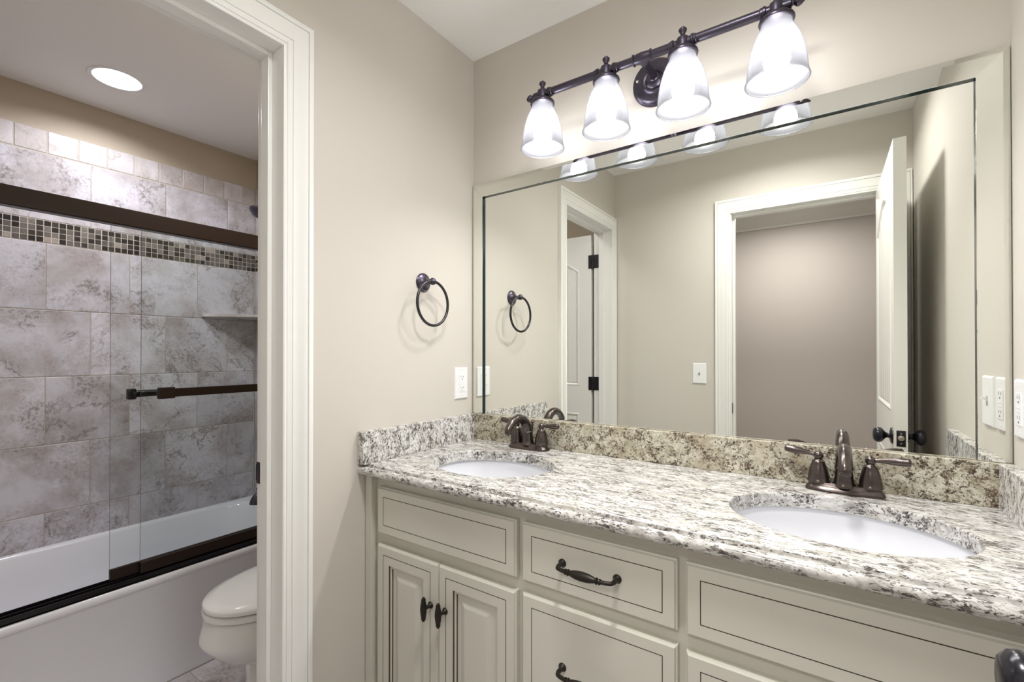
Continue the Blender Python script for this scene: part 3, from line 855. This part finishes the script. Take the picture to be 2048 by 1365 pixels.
lathe(bm, [(0.0135, 0.030), (0.0135, 0.036), (0.0115, 0.038), (0.0105, 0.045), (0.0105, 0.110), (0.0125, 0.113), (0.014, 0.120), (0.015, 0.132)], (0.731, 0, 2.1135), (0, -1, 0.03), 28)
obj('arm', bm, M['bronze_dk'], vl, smooth=True)
LXS = (0.400, 0.6205, 0.8425, 1.0645)
bm = NB()
tube(bm, [(0.372, BY, BZ), (1.092, BY, BZ)], 0.0118, 24)
def coll(x, r=0.0152, w=0.0025):
    lathe(bm, [(0.0115, -w - 0.002), (r, -w), (r, w), (0.0115, w + 0.002)], (x, BY, BZ), (1, 0, 0), 24)
lathe(bm, [(0.0115, -0.028), (0.0165, -0.0265), (0.0165, -0.0235), (0.0135, -0.022), (0.0150, -0.012), (0.0160, 0), (0.0150, 0.012), (0.0135, 0.022), (0.0165, 0.0235), (0.0165, 0.0265), (0.0115, 0.028)], (0.731, BY, BZ), (1, 0, 0), 28)
for x in LXS:
    for s in (-1, 1):
        if (x == LXS[0] and s < 0) or (x == LXS[-1] and s > 0): continue
        coll(x + s * 0.026); coll(x + s * 0.032, 0.0135)
for x, s in ((0.372, -1), (1.092, 1)):
    lathe(bm, [(0.0115, 0.0), (0.0115, 0.003), (0.0065, 0.006), (0.0060, 0.009), (0.0105, 0.013), (0.0120, 0.018), (0.0100, 0.024), (0.0045, 0.031), (0.0005, 0.033)], (x, BY, BZ), (s, 0, 0), 20)
obj('bar', bm, M['bronze_dk'], vl, smooth=True, angle=40)
SHP = [(0.0700, 0.0000), (0.0712, 0.0015), (0.0705, 0.0035), (0.0685, 0.008), (0.0668, 0.018), (0.0655, 0.032), (0.0632, 0.052), (0.0600, 0.070), (0.0555, 0.088), (0.0495, 0.106), (0.0430, 0.121), (0.0372, 0.131), (0.0352, 0.136), (0.0350, 0.147)]
for x in LXS:
    bm = NB()
    lathe(bm, [(0.0335, -0.036), (0.0385, -0.035), (0.0400, -0.031), (0.0385, -0.026), (0.0345, -0.022), (0.024, -0.0195), (0.0175, -0.017), (0.0165, -0.010), (0.0180, 0.0), (0.0160, 0.012), (0.0095, 0.0165), (0.0070, 0.019), (0.0060, 0.025), (0.0100, 0.032), (0.0110, 0.035), (0.0105, 0.0375), (0.0070, 0.0395), (0.0055, 0.0425), (0.0010, 0.0430)], (x, BY, BZ), seg=32)
    h = obj('lamp_holder', bm, M['bronze_dk'], vl, smooth=True, angle=45)
    bm = NB(); z0 = 1.938
    prof = SHP + [(r - 0.0022, z) for r, z in reversed(SHP)]
    vv = lathe(bm, prof, (x, BY, z0), seg=56, cap0=False, cap1=False)
    for i in range(56): bm.faces.new((vv[-1][i], vv[-1][(i + 1) % 56], vv[0][(i + 1) % 56], vv[0][i]))
    obj('glass_shade', bm, M['shade'], h, smooth=True, angle=60, label='frosted white bell shade')
    bm = NB()
    lathe(bm, [(0.0005, -0.030), (0.010, -0.0285), (0.019, -0.0235), (0.0265, -0.014), (0.030, 0.0), (0.0285, 0.012), (0.0235, 0.024), (0.0165, 0.036), (0.0135, 0.046), (0.0135, 0.060)], (x, BY, 1.990), seg=32)
    obj('bulb', bm, M['bulb'], h, smooth=True, angle=60)

# ================================================================== TOWEL RING
tr_ = thing('towel_ring', (0.0, -0.279, 1.521), 'dark bronze towel ring on the greige left wall', 'towel ring')
bm = NB(); lathe(bm, [(0.0325, 0.0), (0.0325, 0.004), (0.030, 0.0065), (0.0285, 0.0060), (0.0255, 0.0075), (0.018, 0.0115), (0.0115, 0.018), (0.0085, 0.027), (0.0080, 0.040)], (0, -0.279, 1.521), (1, 0, 0), 48)
obj('backplate', bm, M['bronze_dk'], tr_, smooth=True, angle=35)
bm = NB(); sphere(bm, (0.047, -0.279, 1.521), 0.0125); obj('post_ball', bm, M['bronze_dk'], tr_, smooth=True)
bm = NB(); torus(bm, (0.049, -0.279, 1.4455), 0.0758, 0.0049, (1, 0.03, 0)); obj('ring', bm, M['ring'], tr_, smooth=True, angle=80)

# ================================================================== PLATES
def frame_map(kind, at, c, zc):
    if kind == 'xL': return lambda a, h, z: (at + h, c + a, zc + z)
    if kind == 'xR': return lambda a, h, z: (at - h, c + a, zc + z)
    return lambda a, h, z: (c + a, at + h, zc + z)
def mbox(bm, fm, a0, a1, h0, h1, z0, z1, bev=0.0):
    p = fm(a0, h0, z0); q = fm(a1, h1, z1); box(bm, p[0], q[0], p[1], q[1], p[2], q[2], bev)
def wallplate(name, fm, loc, lab, cat, kind, w=0.0365, hz=0.0600):
    t = thing(name, loc, lab, cat)
    bm = NB(); a, z = w, hz
    R = lambda i, h: [fm(-a + i, h, -z + i), fm(a - i, h, -z + i), fm(a - i, h, z - i), fm(-a + i, h, z - i)]
    rings(bm, [R(0, 0), R(0, 0.0015), R(0.0022, 0.0050), R(0.0045, 0.0060)])
    obj('cover_plate', bm, M['plastic'], t)
    if kind == 'outlet':
        bm = NB(); mbox(bm, fm, -0.0165, 0.0165, 0.0045, 0.0075, -0.0335, 0.0335, 0.0008); r = obj('receptacle', bm, M['plastic'], t)
        for zz in (-0.020, 0.021):
            for aa in (-0.0063, 0.0063):
                bm = NB(); mbox(bm, fm, aa - 0.0009, aa + 0.0009, 0.006, 0.0077, zz, zz + 0.0065); obj('blade_slot', bm, M['slot'], r)
            bm = NB(); mbox(bm, fm, -0.0018, 0.0018, 0.006, 0.0077, zz - 0.0085, zz - 0.0045); obj('ground_slot', bm, M['slot'], r)
        for z0, z1 in ((0.0015, 0.0060), (-0.0060, -0.0015)):
            bm = NB(); mbox(bm, fm, -0.008, 0.008, 0.0065, 0.0084, z0, z1, 0.0004); obj('test_button', bm, M['plastic'], r)
    else:
        bm = NB(); mbox(bm, fm, -0.0048, 0.0048, 0.0055, 0.0064, -0.0115, 0.0115); obj('toggle_slot', bm, pmat('switch_slot_grey', (0.35, 0.35, 0.35), 0.5), t)
        bm = NB()
        rings(bm, [[fm(-0.0035, 0.006, -0.001), fm(0.0035, 0.006, -0.001), fm(0.0035, 0.006, 0.008), fm(-0.0035, 0.006, 0.008)],
                   [fm(-0.0030, 0.0165, 0.0055), fm(0.0030, 0.0165, 0.0055), fm(0.0030, 0.0155, 0.0105), fm(-0.0030, 0.0155, 0.0105)]])
        obj('toggle', bm, M['plastic'], t)
    for zz in ((-0.048, 0.048) if kind == 'outlet' else (-0.030, 0.030)):
        bm = NB(); p = fm(0, 0.0058, zz); q = Vector(fm(0, 1, zz)) - Vector(fm(0, 0, zz)); lathe(bm, [(0.0028, 0), (0.0024, 0.0008)], p, q, 12)
        obj('screw', bm, M['plastic'], t)
wallplate('wall_outlet', frame_map('xL', 0.0, -0.0785, 1.1605), (0, -0.0785, 1.1605), 'white outlet plate on the left wall between towel ring and mirror corner', 'outlet', 'outlet')
wallplate('wall_outlet', frame_map('xR', RW, -0.071, 1.1605), (RW, -0.071, 1.1605), 'white outlet plate on the right wall beside the mirror edge', 'outlet', 'outlet')
wallplate('light_switch', frame_map('xR', RW, -0.158, 1.1605), (RW, -0.158, 1.1605), 'white switch plate on the right wall, farther from the mirror than the outlet', 'light switch', 'switch')
wallplate('light_switch', frame_map('y', -RD, 0.530, 1.156), (0.530, -RD, 1.156), 'white toggle switch plate on the entry wall, reflected in the mirror', 'light switch', 'switch', w=0.0385)

# ================================================================== TUB
tb = thing('bathtub', (-1.31, -0.77, 0), 'white alcove bathtub under the travertine wall', 'bathtub')
X0, X1, Y0, Y1 = TX + 0.009, -0.942, TY + 0.001, -0.0135
cx, cy = (X0 + X1) / 2, (Y0 + Y1) / 2; ax_, by_ = (X1 - X0) / 2, (Y1 - Y0) / 2
def rr(ix, iy, z, p, dx=0, dy=0): return [(x, y, z) for x, y in ell(cx + dx, cy + dy, ax_ - ix, by_ - iy, 128, p)]
def rrect(i, z): 
    pts = []
    n = 32
    x0, x1, y0, y1 = X0 + i * 0.0, X1 - i, Y0, Y1
    # param like the ellipse: start at +x middle, ccw, 128 pts
    for k in range(128):
        t = 2 * PI * k / 128; c, s = math.cos(t), math.sin(t)
        m_ = max(abs(c), abs(s)); 
        pts.append((cx + (c / m_) * ax_ if c < 0 else cx + (c / m_) * (x1 - cx), cy + (s / m_) * by_, z))
    return pts
bm = NB()
rs = [rrect(0.012, 0.0), rrect(0.012, 0.385), rrect(0.006, 0.392), rrect(0.0, 0.398), rrect(0.0, 0.414), rrect(0.003, 0.421), rrect(0.010, 0.425)]
rs += [rr(0.035, 0.06, 0.4255, 7, -0.022), rr(0.043, 0.068, 0.422, 7, -0.022), rr(0.050, 0.075, 0.410, 6, -0.022), rr(0.062, 0.11, 0.30, 5, -0.022), rr(0.085, 0.17, 0.15, 4.5, -0.022), rr(0.13, 0.25, 0.095, 4, -0.022), rr(0.22, 0.40, 0.085, 3, -0.02)]
rings(bm, rs, False, True)
obj('tub_shell', bm, M['tub'], tb, smooth=True, angle=50)
bm = NB(); lathe(bm, [(0.030, 0), (0.030, 0.003), (0.02, 0.004)], (-1.33, -0.38, 0.0855), seg=24); obj('drain', bm, M['bronze'], tb, smooth=True)

# sliding shower door
sd = thing('sliding_shower_door', (-0.97, -0.77, 0.425), 'frameless sliding glass tub door with dark brown rails', 'shower door')
bm = NB()
box(bm, -0.984, -0.945, -1.525, -0.0135, 1.742, 1.803, 0.002)
hd = obj('header_rail', bm, M['rail'], sd)
bm = NB()
box(bm, -0.981, -0.948, -1.525, -0.0135, 1.7395, 1.742); obj('roller_channel', bm, M['track'], hd)
bm = NB()
box(bm, -0.991, -0.946, -1.525, -0.0135, 0.4255, 0.431, 0.0008)
box(bm, -0.950, -0.946, -1.525, -0.0135, 0.4255, 0.447, 0.0008); box(bm, -0.9685, -0.9655, -1.525, -0.0135, 0.4255, 0.450, 0.0008); box(bm, -0.991, -0.987, -1.525, -0.0135, 0.4255, 0.454, 0.0008)
obj('bottom_track', bm, M['track'], sd)
def panel(x, y0, y1, lab):
    bm = NB(); box(bm, x - 0.003, x + 0.003, y0, y1, 0.470, 1.742)
    for f in bm.faces:
        if abs(f.normal.x) < 0.5: f.material_index = 1
    bm.normal_update()
    for f in bm.faces: f.material_index = 0 if abs(f.normal.x) > 0.5 else 1
    g = obj('glass_panel', bm, None, sd, mats=[M['glass'], M['glassedge']], label=lab)
    bm = NB(); box(bm, x - 0.007, x + 0.007, y0, y1, 0.452, 0.492, 0.0015); obj('bottom_rail', bm, M['rail'], g)
    return g
g1 = panel(-0.958, -0.790, -0.020, 'outer glass panel'); g2 = panel(-0.976, -0.875, -0.110, 'inner glass panel')
bm = NB()
box(bm, -0.907, -0.899, -0.735, -0.08, 1.108, 1.140, 0.0015)
for y in (-0.735, -0.10):
    box(bm, -0.912, -0.895, y - 0.020, y + 0.034, 1.103, 1.146, 0.003)
    tube(bm, [(-0.955, y, 1.125), (-0.905, y, 1.125)], 0.010, 16)
obj('towel_bar', bm, M['rail'], g1, label='flat dark brown towel bar')
bm = NB()
tube(bm, [(-1.030, -0.800, 1.119), (-1.030, -0.16, 1.119)], 0.0135, 16)
for y in (-0.790, -0.17):
    tube(bm, [(-0.979, y, 1.119), (-1.030, y, 1.119)], 0.010, 16)
    box(bm, -1.043, -1.017, y - 0.022, y + 0.006, 1.098, 1.140, 0.006)
obj('towel_bar', bm, M['track'], g2, label='round black inner towel bar')

# shelf, shower head, spout
bm = NB()
sv = [(TX + 0.0092, -0.0135), (TX + 0.0092, -0.300), (TX + 0.030, -0.297), (TX + 0.285, -0.030), (TX + 0.285, -0.0135)]
rings(bm, [[(x, y, z) for x, y in sv] for z in (1.474, 1.491)])
es = [e for e in bm.edges]
bmesh.ops.bevel(bm, geom=es, offset=0.003, segments=2, affect='EDGES')
o = obj('corner_shelf', bm, M['tile_s']); tag(o, 'triangular travertine corner shelf on the tiled tub wall', 'shelf')

sh = thing('shower_head', (-1.31, -0.0135, 2.07), 'dark bronze shower head on the tub end wall, mostly behind the jamb', 'shower head')
bm = NB()
lathe(bm, [(0.028, 0), (0.028, 0.003), (0.018, 0.008), (0.010, 0.010)], (-1.31, -0.0135, 2.08), (0, -1, 0), 28)
tube(bm, smoothpath([(-1.31, -0.015, 2.08), (-1.31, -0.08, 2.085), (-1.31, -0.13, 2.07), (-1.31, -0.158, 2.048)], 6), 0.0085, 14)
obj('shower_arm', bm, M['bronze_dk'], sh, smooth=True)
bm = NB()
lathe(bm, [(0.012, 0.0), (0.014, 0.012), (0.020, 0.022), (0.036, 0.034), (0.045, 0.044), (0.045, 0.052), (0.040, 0.055), (0.0, 0.053)], (-1.31, -0.155, 2.052), (0, -0.60, -0.80), 32)
obj('spray_head', bm, M['bronze_dk'], sh, smooth=True)

ts = thing('tub_spout', (-1.33, -0.0135, 0.52), 'dark bronze tub spout over the far end of the bathtub', 'tub spout')
bm = NB()
lathe(bm, [(0.030, 0), (0.030, 0.003), (0.026, 0.006)], (-1.33, -0.0135, 0.525), (0, -1, 0), 28)
tube(bm, smoothpath([(-1.33, -0.015, 0.525), (-1.33, -0.09, 0.528), (-1.33, -0.15, 0.523), (-1.33, -0.182, 0.505), (-1.33, -0.187, 0.480)], 6), [0.024] * 12 + [0.023, 0.023, 0.0225, 0.0225, 0.022, 0.0215, 0.0215, 0.0215, 0.022, 0.023, 0.024, 0.0245, 0.025], 20)
obj('spout_body', bm, M['bronze_dk'], ts, smooth=True)
bm = NB(); lathe(bm, [(0.004, 0), (0.004, 0.018), (0.0085, 0.022), (0.0085, 0.030), (0.004, 0.034), (0, 0.035)], (-1.33, -0.170, 0.530), seg=16)
obj('diverter_knob', bm, M['bronze_dk'], ts, smooth=True)

# ================================================================== TOILET
tl_ = thing('toilet', (-0.50, -0.36, 0), 'white elongated toilet with closed lid between tub and partition', 'toilet')
TCX = -0.515
def egg(a, yb, yf, z, n=64, p=2.15):
    """a half width, yb back y, yf front y; widest point 45% from the back"""
    ym_ = yb + (yf - yb) * 0.42; out = []
    for i in range(n):
        t = 2 * PI * i / n; c, s = math.cos(t), math.sin(t)
        bb = (yf - ym_) if s < 0 else (yb - ym_)
        out.append((TCX + a * math.copysign(abs(c) ** (2 / p), c), ym_ + abs(bb) * math.copysign(abs(s) ** (2 / p), s), z))
    return out
bm = NB()
rs = [egg(0.120, -0.10, -0.640, 0.0), egg(0.120, -0.10, -0.640, 0.02), egg(0.108, -0.10, -0.625, 0.035), egg(0.102, -0.10, -0.615, 0.13), egg(0.112, -0.10, -0.620, 0.195),
      egg(0.142, -0.10, -0.660, 0.218), egg(0.166, -0.10, -0.708, 0.248), egg(0.182, -0.12, -0.745, 0.292), egg(0.1845, -0.13, -0.757, 0.308), egg(0.1855, -0.14, -0.760, 0.318), egg(0.184, -0.15, -0.758, 0.326), egg(0.172, -0.22, -0.742, 0.386), egg(0.166, -0.22, -0.735, 0.392)]
rings(bm, rs)
obj('bowl', bm, M['toilet'], tl_, smooth=True, angle=55)
bm = NB(); rings(bm, [egg(0.172, -0.24, -0.742, 0.3965), egg(0.178, -0.24, -0.750, 0.399), egg(0.179, -0.24, -0.751, 0.414), egg(0.172, -0.24, -0.744, 0.417)])
obj('seat', bm, M['toilet'], tl_, smooth=True, angle=40)
bm = NB(); rings(bm, [egg(0.170, -0.24, -0.742, 0.4215), egg(0.177, -0.24, -0.749, 0.4235), egg(0.178, -0.24, -0.750, 0.434), egg(0.174, -0.245, -0.745, 0.441), egg(0.155, -0.26, -0.71, 0.447), egg(0.07, -0.35, -0.58, 0.452)])
obj('lid', bm, M['toilet'], tl_, smooth=True, angle=60)
bm = NB(); rings(bm, [egg(0.164, -0.25, -0.734, 0.391), egg(0.164, -0.25, -0.734, 0.4225)])
obj('seat_gap_shade', bm, M['slot'], tl_)  # dark filler standing in for the shade between bowl, seat and lid
bm = NB()
rings(bm, [[(x, y, z) for x, y in ell(TCX, -0.115, a, b_, 64, 5)] for a, b_, z in ((0.20, 0.088, 0.30), (0.205, 0.092, 0.36), (0.215, 0.095, 0.66))])
obj('tank', bm, M['toilet'], tl_, smooth=True, angle=50)
bm = NB()
rings(bm, [[(x, y, z) for x, y in ell(TCX, -0.115, a, b_, 64, 5)] for a, b_, z in ((0.222, 0.102, 0.662), (0.226, 0.104, 0.668), (0.224, 0.103, 0.690), (0.215, 0.095, 0.698))])
obj('tank_lid', bm, M['toilet'], tl_, smooth=True, angle=50)
bm = NB(); tube(bm, [(TCX - 0.15, -0.210, 0.61), (TCX - 0.15, -0.226, 0.61)], 0.010, 14); tube(bm, [(TCX - 0.15, -0.226, 0.61), (TCX - 0.08, -0.228, 0.605)], 0.006, 12)
obj('flush_lever', bm, M['bronze_dk'], tl_, smooth=True)

# ================================================================== RECESSED LIGHT, ADDED FILL LIGHTS
dl = thing('recessed_light', (LX, LY, RH), 'round white recessed downlight in the toilet room ceiling', 'ceiling light')
bm = NB(); lathe(bm, [(0.082, 0.012), (0.081, -0.001), (0.084, -0.003), (0.097, -0.003), (0.099, 0.0)], (LX, LY, RH), seg=56, cap0=False, cap1=False)
obj('trim_ring', bm, M['ceil'], dl, smooth=True)
bm = NB(); lathe(bm, [(0.0815, 0.003), (0.072, 0.055), (0.055, 0.085)], (LX, LY, RH), seg=48, cap0=False, cap1=False)
obj('reflector', bm, pmat('downlight_reflector', (0.9, 0.9, 0.92), 0.35), dl, smooth=True)
bm = NB(); lathe(bm, [(0.0005, 0.028), (0.03, 0.031), (0.050, 0.045), (0.056, 0.07)], (LX, LY, RH), seg=40)
obj('bulb_face', bm, M['downlens'], dl, smooth=True)
dlo = lamp('downlight_beam', 'AREA', (LX, LY, RH + 0.026), DOWN_W, 0.09, (0.93, 0.93, 1.0), parent=dl)
dlo.data.spread = 2.7

ol = thing('added_fill_disc', (-0.45, -0.45, RH), 'white flush disc above the toilet, added as fill light', 'ceiling light')  # unseen lamp added to even out the light in the toilet room
bm = NB(); lathe(bm, [(0.15, 0.0), (0.15, -0.006), (0.14, -0.010)], (-0.45, -0.45, RH), seg=40); obj('canopy', bm, M['ceil'], ol, smooth=True)
bm = NB(); lathe(bm, [(0.138, -0.010), (0.130, -0.016), (0.09, -0.019), (0.0, -0.020)], (-0.45, -0.45, RH), seg=40, cap0=False)
obj('diffuser', bm, M['fill_lens'], ol, smooth=True)
lamp('fill_disc_area', 'AREA', (-0.45, -0.45, RH - 0.024), TOIL_FILL_W, 0.27, (0.98, 0.975, 1.0), parent=ol)

hl = thing('added_hall_fill', (0.9, -2.35, RH), 'frosted dome on the hallway ceiling, added as fill light', 'ceiling light')  # unseen lamp added in the hallway as fill through the doorway
bm = NB(); lathe(bm, [(0.17, 0.0), (0.17, -0.015), (0.16, -0.02)], (0.9, -2.35, RH), seg=40); obj('canopy', bm, M['bronze_dk'], hl, smooth=True)
bm = NB(); lathe(bm, [(0.155, -0.02), (0.14, -0.05), (0.10, -0.08), (0.05, -0.095), (0.0, -0.10)], (0.9, -2.35, RH), seg=40, cap0=False)
obj('dome', bm, M['fill_lens'], hl, smooth=True)
lamp('hall_fill_area', 'AREA', (0.9, -2.35, RH - 0.105), HALL_FILL_W, 0.30, (1.0, 0.965, 0.93), parent=hl)
